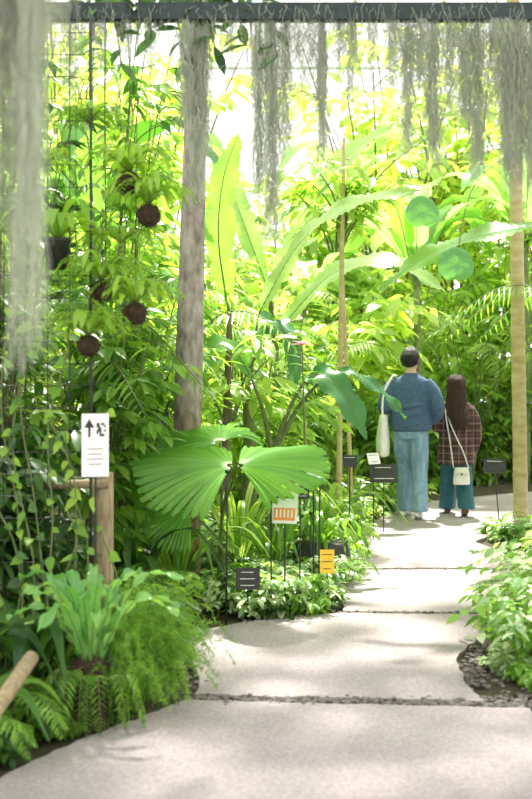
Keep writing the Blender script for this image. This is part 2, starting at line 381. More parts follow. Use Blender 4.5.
# ------------------------------------------------------------------ hanging kokedama ferns
def nestlet(mb,x,y,z,n,L,W,mat='fern',lift=.8):
    for i in range(n):
        a=i*2.4+U(-.3,.3); l=L*U(.7,1.15); c,s=math.cos(a),math.sin(a); e=lift*U(.5,1.2)
        bigleaf(mb,[(x,y,z),(x+c*l*.35,y+s*l*.35,z+l*.45*e),(x+c*l*.75,y+s*l*.75,z+l*.45*e),(x+c*l*1.0,y+s*l*1.0,z+l*.1*e)],W*U(.8,1.2),rows=12,mat=mat,wave=.004,kind='strap',rib=0,corr=.0)
for q,(x,y,z,r) in enumerate(((-.604,4.86,2.265,.055),(-.514,4.86,2.12,.053),(-.716,4.84,1.79,.05),(-.572,4.84,1.69,.052),(-.77,4.82,1.549,.05))):
    mb=MB()
    ell(mb,(x,y,z),(r,r,r*.95),'coir',24,14)
    n=260; d=nz(rng.normal(0,1,(n,3))); leaves(mb,A(x,y,z)+d*r*.96,d+rng.normal(0,.6,(n,3)),rng.normal(0,1,(n,3)),.014,.003,'coir')
    nestlet(mb,x,y,z+r*.8,26,.20,.032,'vine',1.05)
    for j in range(9):
        a=j*.7; l=.17; c,s=math.cos(a),math.sin(a)
        frond(mb,[(x,y,z+r*.8),(x+c*l*.5,y+s*l*.5,z+r+.09),(x+c*l,y+s*l,z+r+.07),(x+c*l*1.3,y+s*l*1.3,z+r-.01)],16,.035,.010,'vine')
    tube(mb,[(x,y,z+r*.9),(x,4.97,3.02)],.0018,5,'black')
    mb.build('hanging_moss_ball_fern')
mb=MB(); x,y,z=-.915,4.86,1.945
loft(mb,[(x,y,z-.06,.042,.042),(x,y,z+.055,.058,.058),(x,y,z+.06,.064,.064),(x,y,z+.075,.064,.064)],'black')
nestlet(mb,x,y,z+.07,24,.26,.038,'vine',1.0)
for a in (0,2.1,4.2): tube(mb,[(x+.06*math.cos(a),y+.06*math.sin(a),z+.07),(x,y,z+.4)],.0015,5,'black')
tube(mb,[(x,y,z+.4),(x,4.97,3.02)],.0015,5,'black')
mb.build('hanging_fern_pot')
for q,(x,z,y) in enumerate(((-1.02,2.35,5.0),(-.8,2.56,5.02),(-.66,2.02,5.03),(-.86,1.68,5.02))):
    mb=MB() 
    nestlet(mb,x,y,z,22,.2,.028,'fern' if q%2 else 'vine',.7)
    for j in range(8):
        a=j*.8; l=.18; c,s=math.cos(a),math.sin(a)
        frond(mb,[(x,y,z),(x+c*l*.5,y+s*l*.5,z+.06),(x+c*l,y+s*l,z+.02),(x+c*l*1.2,y+s*l*1.2,z-.09)],16,.04,.010,'vine')
    tube(mb,[(x,y,z-.01),(x,y,3.02)],.0015,5,'black'); mb.build('hanging_air_plant')

# climbing vine on trellis
mb=MB()
for i in range(15):
    x=-1.5+.055*i+U(-.03,.03); z1=U(.8,2.9) if i<11 else U(.8,1.3)
    pts=[(x,4.9,0)]+[(x+U(-.07,.07),4.9+U(-.03,.01),z1*k/5) for k in range(1,6)]
    tube(mb,pts,.004,5,'stem')
    C=cat(pts,int(18*z1/2)); n=len(C)
    d=np.stack([U(-1,1,n),U(-1,.1,n),U(-.9,-.1,n)],1); nr=np.stack([U(-.4,.4,n),-np.ones(n),U(.2,.9,n)],1)
    leaves(mb,C,d,nr,U(.03,.085,n),U(.025,.055,n),'vine' if i%3 else 'dark',TH)
mb.build('climbing_vine')
mb=MB()
for i in range(6):
    x0=-.9+.14*i
    pts=[(x0,5.02,3.1),(x0+.1,5.05,3.13+U(0,.05)),(x0+.2,5.03,3.1),(x0+.25,4.98,2.85+U(-.1,.1))]
    tube(mb,pts,.004,5,'stem'); C=cat(pts,14); n=14
    leaves(mb,C,np.stack([U(-1,1,n),U(-.6,.2,n),U(-.9,0,n)],1),np.stack([U(-.4,.4,n),-.6*np.ones(n),U(.4,1,n)],1),U(.09,.15,n),U(.04,.06,n),'dark',T5)
mb.build('beam_climber')

# ------------------------------------------------------------------ trunks
mb=MB()
Np=150; t=np.linspace(0,1,Np); zz=t*6.2
xc=-.525+.10*(zz/3.8)**1.0; yc=np.full(Np,7.0)
R=np.interp(zz,[0,.1,1.1,1.25,3.8,6.2],[.13,.105,.085,.090,.060,.05])*(1+.03*np.where(np.arange(Np)%4==0,1,0))
tubes(mb,np.stack([xc,yc,zz-.01],1)[None],R[None],24,'trunk',True)
for i in range(16):
    a=i*2.4; l=U(1.5,1.9); c,s=math.cos(a),math.sin(a); x0,z0=xc[-1],6.1
    frond(mb,[(x0,7,z0),(x0+c*l*.4,7+s*l*.4,z0+.4),(x0+c*l*.8,7+s*l*.8,z0+.2),(x0+c*l,7+s*l,z0-.4)],40,.4,.03,'mid',r=.012,hang=.5)
mb.build('palm_tree')
mb=MB()
Np=90; zz=np.linspace(0,6,Np)
tubes(mb,np.stack([2.47-.06*zz/4,10.75+0*zz,zz-.01],1)[None],(np.interp(zz,[0,.2,6],[.085,.07,.06])*(1+.05*(np.arange(Np)%7==0)))[None],18,'bamboo',True)
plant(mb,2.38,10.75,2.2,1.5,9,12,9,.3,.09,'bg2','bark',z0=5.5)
mb.build('slender_tree')
for (x,y,r,h,lx,m) in ((.66,10.1,.028,3.6,.05,'bamboo'),(.80,10.3,.022,3.4,-.15,'bamboo'),(-.32,8.3,.035,1.9,.05,'bark')):
    mb=MB(); tube(mb,[(x,y,-.01),(x+lx*.4,y,h*.5),(x+lx,y,h)],[r,r*.9,r*.6],12,m)
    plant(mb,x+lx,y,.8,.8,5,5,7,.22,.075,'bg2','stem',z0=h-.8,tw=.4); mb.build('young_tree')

# ------------------------------------------------------------------ background vegetation
for i,(x,y,h) in enumerate([(-7,19,8),(-5,18,8),(-3.4,19,8.5),(-2.0,18,7.2),(.0,20,5.2),(1.9,18.5,7.0),(3.4,19,8.2),(5,18,8),(7,19,8),(-2.8,22,9),(1.0,23.5,6.2),(4,23,9),(-4.5,23,9),(9,21,8),(6.2,23,9),(2.6,21,8.5)]):
    mb=MB()
    br=i%3==0
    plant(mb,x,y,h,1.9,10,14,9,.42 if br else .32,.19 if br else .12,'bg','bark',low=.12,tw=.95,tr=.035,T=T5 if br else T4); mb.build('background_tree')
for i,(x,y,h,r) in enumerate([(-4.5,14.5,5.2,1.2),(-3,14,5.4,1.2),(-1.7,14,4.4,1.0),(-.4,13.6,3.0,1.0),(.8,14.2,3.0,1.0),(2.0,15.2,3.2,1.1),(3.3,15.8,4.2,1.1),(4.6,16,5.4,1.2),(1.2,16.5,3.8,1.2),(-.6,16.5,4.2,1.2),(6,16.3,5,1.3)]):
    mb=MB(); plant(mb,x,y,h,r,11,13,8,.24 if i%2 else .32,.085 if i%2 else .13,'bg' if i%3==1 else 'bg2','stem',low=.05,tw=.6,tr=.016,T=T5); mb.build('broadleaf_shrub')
for i,(x,y,h,r) in enumerate([(-2.6,9.6,4.3,.9),(-1.5,10.6,3.9,.8),(-.5,11.5,2.7,.8),(.35,12.2,2.2,.7),(-.9,9.2,2.4,.6),(-.1,9.6,1.7,.55),(.25,10.9,1.9,.5),(-3.5,11,4.8,1)]):
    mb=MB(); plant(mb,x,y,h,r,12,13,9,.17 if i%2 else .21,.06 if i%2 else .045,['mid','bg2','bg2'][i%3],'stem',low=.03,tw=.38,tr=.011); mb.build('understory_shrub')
for i,(x,y,h,r) in enumerate([(-2.2,6.2,3.7,.65),(-1.45,6.0,3.0,.5),(-1.0,6.6,2.3,.45),(-1.75,7.4,4.0,.8),(-2.7,7.6,4.2,.8),(-.95,7.7,2.4,.5),(-1.3,5.5,1.3,.35),(-1.8,5.3,2.8,.4),(-1.15,8.0,4.1,.55)]):
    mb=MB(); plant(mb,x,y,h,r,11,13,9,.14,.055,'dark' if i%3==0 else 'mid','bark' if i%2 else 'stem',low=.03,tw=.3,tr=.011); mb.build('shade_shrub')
for i,(x,y,h,r) in enumerate([(2.0,13.9,1.3,.5),(2.9,14.9,1.5,.5),(3.6,15.4,1.7,.6),(1.3,12.9,1.4,.5),(4.7,15.6,1.8,.6)]):
    mb=MB(); plant(mb,x,y,h,r,14,15,8,.16,.055,'mid','stem',low=0,tw=.28,tr=.012); mb.build('hedge_shrub')
for i,(x,y,h,r) in enumerate([(3.3,9.3,3.4,.7),(3.2,7.6,3.0,.6),(3.9,8.4,4,.8)]):
    mb=MB(); plant(mb,x,y,h,r,12,14,9,.17,.06,'mid','stem',low=.05,tw=.35,tr=.014); mb.build('right_side_shrub')
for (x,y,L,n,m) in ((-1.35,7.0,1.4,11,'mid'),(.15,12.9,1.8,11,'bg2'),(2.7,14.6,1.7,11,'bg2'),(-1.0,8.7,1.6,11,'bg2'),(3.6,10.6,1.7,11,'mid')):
    mb=MB()
    for i in range(n):
        a=i*2.4+U(-.2,.2); l=L*U(.75,1.1); c,s=math.cos(a),math.sin(a); k=U(.35,.6)
        frond(mb,[(x,y,0),(x+c*l*.12,y+s*l*.12,l*.6),(x+c*l*k*.7,y+s*l*k*.7,l*1.15),(x+c*l*k*1.25,y+s*l*k*1.25,l*1.25),(x+c*l*k*1.9,y+s*l*k*1.9,l*1.0)],44,.30*L/1.7,.022,m,r=.010,start=.35,hang=.35)
    mb.build('feather_palm')
# unseen tree added above the frame to shade and dapple the near path
mb=MB(); tube(mb,[(3.5,6.6,-.01),(3.4,6.7,2.5),(2.8,7.0,5.0)],[.10,.08,.06],14,'bark')
for (x,y) in ((.9,8.8),(2.0,8.2),(.1,7.8),(1.7,6.9),(.8,6.2),(2.1,5.6),(-.3,9.0),(-.3,6.8),(1.3,4.9),(.2,5.2),(1.2,7.7)):
    tube(mb,[(2.8,7.0,5.0),((2.8+x)/2,(7.0+y)/2,5.45),(x,y,5.55)],[.05,.03,.012],8,'bark')
    plant(mb,x,y,1.2,.95,6,5,7,.22,.09,'mid','bark',z0=5.5,low=.1,tw=.5)
mb.build('added_shade_tree')

# ------------------------------------------------------------------ banana plants
def banana(name,bx,by,lvs,hs=1.2,rs=.07,mat='ban'):
    mb=MB(); tube(mb,[(bx,by,-.01),(bx+.02,by,hs*.5),(bx,by,hs)],[rs,rs*.85,rs*.55],14,'stem')
    for pts,w,m,up,cut in lvs:
        p0=A(*pts[0]); base=A(bx,by,hs*.95)
        tube(mb,[tuple(base),tuple((base+p0)/2+A(0,0,.06)),tuple(p0)],[.022,.016,.01],8,'stem')
        bigleaf(mb,pts,w,up,mat=m,cut=cut,rows=60,corr=.006)
    return mb.build(name)
banana('banana_plant',-.15,9.0,[
 ([(-.32,8.95,2.05),(-.38,8.9,2.55),(-.34,8.85,3.0),(-.22,8.8,3.35)],.30,'ban',(.6,1,.2),.12),
 ([(-.05,8.9,1.95),(.25,8.7,2.45),(.6,8.5,2.72),(1.15,8.35,2.83)],.36,'banb',(-.1,-.55,1),.1),
 ([(-.45,9.0,1.9),(-.8,9.0,2.2),(-1.1,8.9,2.1),(-1.3,8.8,1.8)],.3,'ban',(0,-.6,1),.1),
 ([(-.1,8.8,1.75),(.05,8.5,1.85),(.18,8.3,1.7),(.22,8.2,1.35)],.22,'band',(.6,-1,.3),0)],1.3)
banana('banana_plant',.1,11.6,[
 ([(.05,11.5,2.3),(.4,11.4,3.0),(.75,11.3,3.6),(1.3,11.2,4.0)],.46,'banb',(-.6,-.7,.8),.15),
 ([(.0,11.5,2.4),(-.3,11.4,3.2),(-.5,11.3,3.7),(-.75,11.2,3.9)],.4,'banb',(.6,-.7,.4),.15),
 ([(.2,11.5,2.0),(.7,11.4,2.5),(1.3,11.3,2.6),(1.8,11.2,2.3)],.4,'banb',(0,-.5,1),.1)],1.7)
banana('banana_plant',.05,8.2,[
 ([(.30,8.1,1.42),(.42,8.0,1.43),(.58,7.9,1.25),(.71,7.85,.98)],.24,'band',(.45,-1,.6),0),
 ([(.42,8.1,1.42),(.62,8.05,1.45),(.85,8.0,1.30),(1.0,7.95,1.12)],.13,'band',(.2,-.5,1),0),
 ([(-.1,8.1,1.4),(-.25,8.0,1.65),(-.4,7.9,1.6),(-.55,7.8,1.3)],.2,'ban',(0,-.7,1),0)],.9,.05)
banana('banana_plant',2.9,7.2,[
 ([(2.1,7.1,2.37),(1.6,7.0,2.36),(1.1,7.0,2.22),(.70,6.95,1.96)],.26,'ban',(.1,-.42,1),.1),
 ([(2.4,7.2,2.5),(2.1,7.2,2.9),(1.85,7.1,3.0),(1.55,7.0,2.85)],.28,'banb',(0,-.5,1),.1),
 ([(2.5,7.0,2.4),(2.2,6.8,2.7),(1.9,6.7,2.75),(1.65,6.6,2.55)],.24,'ban',(0,-.5,1),.1)],1.9)
def auto_banana(x,y,hs,n,L,w,mats):
    lv=[]
    for i in range(n):
        a=i*2.4+U(-.3,.3); c,s=math.cos(a),math.sin(a); l=L*U(.8,1.15); e=U(.5,1.1)
        lv.append(([(x+c*.12,y+s*.12,hs+.2),(x+c*l*.3,y+s*l*.3,hs+.2+l*.5*e),(x+c*l*.65,y+s*l*.65,hs+.2+l*.6*e),(x+c*l,y+s*l,hs+.2+l*.25*e)],w*U(.8,1.1),mats[i%len(mats)],(-c*.3,-s*.3,1),.15))
    banana('banana_plant',x,y,lv,hs)
auto_banana(1.9,14.0,2.6,8,1.5,.42,['banb','ban']); auto_banana(-1.9,12.6,2.7,8,1.5,.42,['banb','ban']); auto_banana(3.5,15.0,3.2,8,1.7,.45,['banb','ban'])
auto_banana(.5,15.3,2.3,7,1.4,.4,['banb']); auto_banana(-1.5,9.8,2.6,7,1.2,.32,['ban','mid']); auto_banana(1.2,17.5,3.8,8,1.8,.5,['banb'])
mb=MB()
def rleaf(x,y,z,r,nv):
    k=28; th=np.arange(k)*2*pi/k; nv=nz(A(*nv)); a=nz(np.cross(nv,A(0,0,1))); b=np.cross(nv,a)
    rings=[]
    for q,dz in ((.02,0),(.35,.01),(.7,.012),(1,-.01)):
        rr=q*r*(1+.03*np.sin(3*th)-.16*np.exp(-((th-pi/2)/.25)**2)*(q>.5))
        rings.append(A(x,y,z)+a*(rr*np.cos(th))[:,None]+b*(rr*np.sin(th))[:,None]+nv*(dz+.006*np.cos(8*th)[:,None]*q))
    mb.add(np.concatenate(rings),gridfaces(4,k,True),'round')
rleaf(.96,6.8,2.43,.105,(.1,-1,.2)); rleaf(1.165,6.8,2.11,.112,(0,-1,.25)); 
tube(mb,[(2.72,7.2,0),(2.6,7.25,2.4),(2.0,7.2,2.9),(1.3,7.05,2.85),(.96,6.84,2.43)],.003,6,'stem',n=30)
tube(mb,[(1.6,7.18,2.9),(1.3,7.0,2.6),(1.165,6.83,2.11)],.003,6,'stem')
mb.build('round_leaf_creeper')

# ------------------------------------------------------------------ fan palm: pleated V-section segments split at the rim
def fan(mb,hub,ax,nrm,R,span=80,nseg=22,droop=.25,mat='fan'):
    hub=A(*hub); ax=nz(A(*ax)); nrm=A(*nrm); s=nz(np.cross(nrm,ax)); nrm=np.cross(ax,s)
    sp=math.radians(span); w=2*sp/nseg; rows=14
    for j in range(nseg):
        am=-sp+(j+.5)*w; Rj=R*(1-.16*abs(am/sp)**2)*U(.96,1.02)
        V=[]; wav=rng.normal(0,.008)
        for i in range(rows):
            q=i/(rows-1); r=.03+q*(Rj-.03)
            cl=1 if q<.9 else max(.3,1-(q-.9)/.1*.7)
            for e in (-1,0,1):
                an=am+e*w*.5*cl
                h=.038*R*q*(.5 if e==0 else -.5)-droop*R*q**2.3*(1+.35*(an/sp)**2)+wav*q**3+.06*R*math.sin(an*5+.6)*q*q
                rr=r*(1.0 if e==0 else (.985 if q>.9 else 1))
                V.append(hub+ax*rr*math.cos(an)+s*rr*math.sin(an)+nrm*h)
        mb.add(V,gridfaces(rows,3),mat)
mb=MB()
for hub,ax,nr,R,sp,dr in (((-.20,6.47,.90),(-.95,.05,.20),(.10,-.34,.93),.60,84,.20),((-.16,6.45,.90),(.95,.10,.22),(-.10,-.32,.93),.53,80,.16),((-.28,6.75,1.02),(-.45,.5,.30),(0,-.42,.9),.46,85,.3),((-.45,6.6,.62),(-.9,-.2,-.1),(0,-.5,.9),.30,80,.3)):
    fan(mb,hub,ax,nr,R,sp,28,dr)
    tube(mb,[(-.3,6.95,-.01),(-.27,6.8,hub[2]*.6),hub],[.012,.01,.007],8,'stem',n=14)
mb.build('fan_palm',smooth=False)

# ------------------------------------------------------------------ bird's nest fern on stump + feathery fern
mb=MB()
loft(mb,[(-.70,4.42,-.01,.075,.075),(-.70,4.42,.12,.055,.055),(-.70,4.42,.26,.06,.06),(-.70,4.42,.30,.04,.04)],'coir',n=10)
n=500; a=U(0,2*pi,n); z=U(0,.28,n); pos=np.stack([-.70+.056*np.cos(a),4.42+.056*np.sin(a),z],1)
leaves(mb,pos,np.stack([np.cos(a),np.sin(a),U(-1,.2,n)],1),rng.normal(0,1,(n,3)),.03,.006,'coir')
for i in range(22):
    a=i*2.4+.4; l=U(.28,.42); c,s=math.cos(a),math.sin(a); k=.10+.50*(i/22)
    bigleaf(mb,[(-.70+c*.03,4.42+s*.03,.27),(-.70+c*l*k*.6,4.42+s*l*k*.6,.27+l*.4),(-.70+c*l*k*1.3,4.42+s*l*k*1.3,.27+l*.82),(-.70+c*l*k*2.3,4.42+s*l*k*2.3,.27+l*(1.12-.85*k))],U(.040,.062),rows=34,mat='nest',wave=.014,kind='strap',rib=.003,corr=.0012,fold=.3)
for i in range(12):   # old fronds drooping over the stump
    a=-pi/2+U(-1.8,1.8); l=U(.14,.24); c,s=math.cos(a),math.sin(a)
    frond(mb,[(-.70+c*.05,4.42+s*.05,U(.12,.28)),(-.70+c*l*.7,4.42+s*l*.7,.25),(-.70+c*l*.9,4.42+s*l*.9,.13),(-.70+c*l,4.42+s*l,.04)],20,.045,.011,'mid')
mb.build('birds_nest_fern')
mb=MB()
for i in range(280):
    a=U(0,2*pi); l=U(.15,.42); bx=-.56+rng.normal(0,.075); by=4.90+rng.normal(0,.21); c,s=math.cos(a),math.sin(a)
    h=U(.10,.42)
    pts=[(bx,by,0),(bx+c*l*.2,by+s*l*.2,h),(bx+c*l*.5,by+s*l*.5,h*1.05),(bx+c*l*.75,by+s*l*.75,max(.04,h*.6))]
    C=cat(pts,26); tubes(mb,C[None],np.full((1,26),.0012),3,'foam')
    C=np.repeat(C[4:],5,0); n=len(C); leaves(mb,C,rng.normal(0,1,(n,3)),rng.normal(0,1,(n,3)),.022,.0028,'foam')
mb.build('feathery_asparagus_fern')

# ------------------------------------------------------------------ ground cover beds
def bed(name,reg,n,h,LL,LW,mats,ferns=0):
    mb=MB()
    for i in range(n):
        x,y=reg(); plant(mb,x,y,U(h*.5,h),h*.5,5,4,6,LL,LW,mats[i%len(mats)],'stem',low=.1,tw=h*.4,tr=.003,droop=.3)
    for i in range(ferns):
        x,y=reg()
        for j in range(8):
            a=j*.8+U(-.2,.2); l=U(.25,.4); c,s=math.cos(a),math.sin(a)
            frond(mb,[(x,y,0),(x+c*l*.3,y+s*l*.3,l*.6),(x+c*l*.8,y+s*l*.8,l*.6),(x+c*l,y+s*l,l*.35)],22,.07,.014,'fern')
    return mb.build(name)
def pedge(y): return np.interp(y,[3.4,3.9,4.3,4.8,5.6,6.0,6.25,6.6,7.2,8.0,9.7,11.2,12.6],[-1.05,-.9,-.65,-.34,-.41,-.47,-.14,.44,.5,.72,.82,1.25,1.9])
def regA():
    y=U(6.45,8.2); e=pedge(y)-.1; return e-abs(rng.normal(0,.45)),y
def regB():
    y=U(8.2,12.8); return pedge(y)-.12-abs(rng.normal(0,.5)),y
def regC():
    y=U(5.0,6.2); return -.58-abs(rng.normal(0,.35)),y
def regD():
    y=U(3.9,4.7); return pedge(y)-.18-abs(rng.normal(0,.25)),y
bed('ground_cover_bed',regA,120,.28,.065,.03,['mid','var','dark','var','fern'],5)
bed('ground_cover_bed',regB,90,.45,.09,.035,['mid','bg2','fern','bg2'],5)
bed('ground_cover_bed',regC,80,.42,.08,.04,['dark','mid','mid'],5)
bed('ground_cover_bed',regD,50,.18,.05,.03,['dark','mid'],3)
def regE():
    y=U(8.4,10.0); return U(2.0,3.0),y
bed('ground_cover_bed',regE,40,.2,.08,.035,['mid','var'],3)
def regF():
    y=U(5.2,6.6); return np.interp(y,[5,5.8,6.7,7.5],[1.20,1.40,1.55,1.85])+abs(rng.normal(0,.15)),y
bed('variegated_shrub',regF,26,.58,.085,.045,['var','var','var','fern'],0)
def regG():
    y=U(4.8,5.6); return 1.12+abs(rng.normal(0,.12)),y
bed('ground_cover_bed',regG,16,.15,.05,.03,['var','fern'],0)
for (x,y,L,n,m,w) in ((-1.0,4.75,.45,12,'dark',.09),(-1.25,4.5,.5,12,'dark',.09),(-.55,6.9,.55,14,'mid',.07),(.05,7.6,.5,16,'mid',.05),(-.2,7.9,.8,16,'bg2',.05),(.45,8.7,.6,16,'mid',.05),(.9,12.2,.7,14,'mid',.05),(-.8,6.6,.6,14,'dark',.08),(-1.08,4.05,.36,9,'mid',.08)):
    mb=MB()
    for i in range(n):
        a=i*2.4; l=L*U(.8,1.2); c,s=math.cos(a),math.sin(a)
        bigleaf(mb,[(x,y,0),(x+c*l*.3,y+s*l*.3,l*.65),(x+c*l*.7,y+s*l*.7,l*.8),(x+c*l*1.05,y+s*l*1.05,l*.4)],w*U(.8,1.2),rows=16,mat=m,kind='lance',rib=.003,corr=0,wave=.003)
    mb.build('strap_leaf_plant')
mb=MB(); x,y=.25,7.7
tube(mb,[(x,y,0),(x+.02,y,.8),(x,y,1.64)],[.01,.008,.005],8,'stem')
for i in range(9):
    a=i*.7; leaves(mb,A(x,y,1.64)[None],A(math.cos(a),math.sin(a),.3+.4*(i%2))[None],A(0,0,1)[None],.08,.05,'pink',T5)
C=cat([(x,y,.3),(x+.02,y,.8),(x,y,1.55)],30); leaves(mb,C,np.stack([U(-1,1,30),U(-1,1,30),U(-.2,.5,30)],1),np.tile(A(0,0,1),(30,1)),.15,.03,'mid',T5)
mb.build('pink_flowering_plant')
mb=MB(); loft(mb,[(.38,7.55,-.01,.16,.14),(.38,7.55,.12,.2,.18),(.38,7.55,.25,.19,.17),(.38,7.55,.30,.17,.15)],'black',n=12); 
for i in range(22):
    a=i*2.4; c,s=math.cos(a),math.sin(a); k=U(.6,1.2); bigleaf(mb,[(.38,7.55,.28),(.38+c*.12*k,7.55+s*.12*k,.45*k),(.38+c*.25*k,7.55+s*.25*k,.45*k),(.38+c*.36*k,7.55+s*.36*k,.25)],.05,rows=14,mat='fern',kind='lance',rib=0)
mb.build('dark_planter')

# ------------------------------------------------------------------ wood rails
mb=MB()
tube(mb,[(-2.2,5.35,.88),(-.76,5.35,.90)],.022,12,'wood',n=8)
tube(mb,[(-.79,5.40,-.01),(-.79,5.40,.95)],[.05,.048],14,'wood',n=6); tube(mb,[(-2.0,5.40,-.01),(-2.0,5.40,.95)],.05,14,'wood',n=6)
mb.build('wooden_fence')
mb=MB(); tube(mb,[(-.99,2.65,.11),(-.82,3.88,.43)],.026,14,'wood',n=8); tube(mb,[(-.875,3.55,-.01),(-.875,3.55,.34)],.018,12,'bark',n=5); tube(mb,[(-.99,2.65,-.01),(-.99,2.65,.12)],.025,12,'wood',n=4)
mb.build('wooden_handrail')

# ------------------------------------------------------------------ signs
def sign(name,x,y,z,w,h,plate='white',rz=0,rx=0,base=None,lines=3,ink='ink',extra=None):
    e=empty(name,(x,y,0))
    b=MB(); bx,by=(0,.012) if base is None else base
    tube(b,[(bx,by,-.01),(bx*.5,by,z*.5),(0,.012,z+h*.2)],.005,8,'black'); b.build('stake',e)
    b=MB(); box(b,(0,0,z),(w,.006,h),plate,rz,rx); b.build('plate',e,False)
    b=MB()
    cz,sz=math.cos(rz),math.sin(rz); cx_,sx_=math.cos(rx),math.sin(rx)
    def loc(u,v,d=-.0045):
        p=A(u,d*cx_-v*sx_,d*sx_+v*cx_); return (p[0]*cz-p[1]*sz,p[0]*sz+p[1]*cz,p[2]+z)
    for i in range(lines):
        v=h*(.3-.6*i/max(1,lines-1)); ww=w*U(.5,.8)
        box(b,loc(-.02*w,v),(ww,.002,h*.03),ink,rz,rx)
    if extra: extra(b,loc,w,h,rz,rx)
    if b.v: b.build('print',e,False)
    return e
def arrow(b,loc,w,h,rz,rx):
    c=loc(-w*.22,h*.22); box(b,c,(w*.08,.002,h*.18),'ink',rz,rx)
    P=[loc(-w*.40,h*.28,-.0055),loc(-w*.04,h*.28,-.0055),loc(-w*.22,h*.42,-.0055)]; b.add(P,[[0,1,2]],'ink')
    for i in range(6):
        for j in range(6):
            if rng.random()<.55: box(b,loc(w*(.08+.055*i),h*(.16+.035*j)),(w*.055,.002,h*.035),'ink',rz,rx)
    for i in range(4): box(b,loc(0,-h*(.06+.08*i)),(w*(.6-.1*(i%2)),.002,h*.008),'ink',rz,rx)
sign('direction_sign',-.745,4.84,1.116,.118,.275,lines=0,extra=arrow,rz=.25)
def orng(b,loc,w,h,rz,rx):
    box(b,loc(0,-h*.22),(w*.85,.002,h*.38),'orange',rz,rx); box(b,loc(0,h*.3),(w*.7,.002,h*.06),'ink',rz,rx)
    for i in range(5): box(b,loc(-w*.3+w*.15*i,-h*.2,-.006),(w*.06,.002,h*.25),'white',rz,rx)
sign('plant_information_sign',.11,6.46,.66,.15,.19,lines=0,extra=orng,rz=-.25,rx=-.25)
sign('plant_label',.03,6.43,.80,.085,.13,rz=-.35,rx=-.3,lines=4)
sign('plant_label',.29,6.75,.84,.09,.085,rz=.3,rx=-.4,lines=3)
sign('plant_label',.20,6.52,.74,.11,.08,'black',rz=.2,rx=-.4,lines=2,ink='white')
sign('plant_label',-.105,6.42,.25,.14,.125,'black',lines=3,rx=-.15,ink='white')
sign('yellow_tag_sign',.365,6.62,.317,.085,.14,'yellow',lines=3,rx=-.1)
sign('plant_label',.62,8.2,.80,.1,.09,'black',lines=1,ink='white',rx=-.3)
sign('plant_label',1.06,10.0,.56,.25,.18,'black',lines=2,ink='white',rx=-.5)
sign('plant_label',.93,9.6,.72,.12,.1,'white',lines=2,rx=-.4,rz=.5)
sign('plant_label',2.08,10.1,.62,.2,.14,'black',lines=1,ink='white',rx=-.5,rz=-.3,base=(.06,.03))
for (x,y,z) in ((-.2275,6.30,.88),(.315,6.68,.80),(.28,7.1,.55)):
    b=MB(); tube(b,[(x,y,-.01),(x+.01,y,z)],.005,8,'black'); box(b,(x+.01,y-.006,z),(.03,.006,.02),'black'); b.build('garden_stake')

# ------------------------------------------------------------------ people
def hand(mb,w,d,pn,side,size=.18,curl=.5,mat='skin'):
    w=A(*w); d=nz(A(*d)); pn=A(*pn); s=nz(np.cross(d,pn)); pn=np.cross(s,d); s=s*side
    pl=size*.5; pw=size*.42
    for q in np.linspace(-.36,.36,4):
        tube(mb,[tuple(w+s*q*pw*.6),tuple(w+d*pl*.5+s*q*pw*.95),tuple(w+d*pl+s*q*pw)],[.013,.014,.011],8,mat,n=7)
    for j,(q,l) in enumerate(((.38,.43),(.13,.49),(-.13,.45),(-.37,.35))):
        p=w+d*pl*.95+s*q*pw; pts=[tuple(p)]; ang=0
        for k,f in enumerate((.45,.32,.23)):
            ang+=curl*(.8+.1*j); p=p+(d*math.cos(ang)+pn*math.sin(ang))*l*size*f; pts.append(tuple(p))
        tube(mb,pts,[.009,.0085,.0075,.006],8,mat,n=10)
    p=w+d*pl*.25+s*pw*.35; q1=p+(s*.7+d*.6+pn*.3)*size*.2; q2=q1+(d*.85+s*.2+pn*.45)*size*.17
    tube(mb,[tuple(p),tuple(q1),tuple(q2)],[.013,.010,.007],8,mat,n=8)
def head(e,cz,s,hairmat,name='head',turn=0):
    b=MB()
    ell(b,(0,.0,cz+.02*s),(.075*s,.092*s,.10*s),'skin',24,16)
    ell(b,(0,.025*s,cz-.045*s),(.055*s,.062*s,.065*s),'skin',20,12)
    ell(b,(0,.095*s,cz-.012*s),(.012*s,.016*s,.022*s),'skin',12,8)
    tube(b,[(0,-.01,cz-.19*s),(0,-.005,cz-.08*s),(0,0,cz-.02*s)],[.055*s,.05*s,.05*s],16,'skin')
    for sx in (-1,1): ell(b,(sx*.082*s,-.008,cz),(.012*s,.018*s,.030*s),'skin',12,8)
    o=remesh(b.build(name,e),.005*s,3); o.rotation_euler[2]=turn
    b=MB()
    for sx in (-1,1):
        ell(b,(sx*.03*s,.083*s,cz+.008*s),(.012*s,.009*s,.007*s),'white',12,8); ell(b,(sx*.03*s,.091*s,cz+.008*s),(.005*s,.003*s,.005*s),'ink',10,6)
        tube(b,[(sx*.015*s,.092*s,cz+.026*s),(sx*.03*s,.091*s,cz+.031*s),(sx*.048*s,.082*s,cz+.026*s)],.003*s,6,hairmat)
    tube(b,[(-.022*s,.083*s,cz-.056*s),(0,.091*s,cz-.054*s),(.022*s,.083*s,cz-.056*s)],[.003,.006,.003],8,'lip')
    b.build('face_features',e).rotation_euler[2]=turn
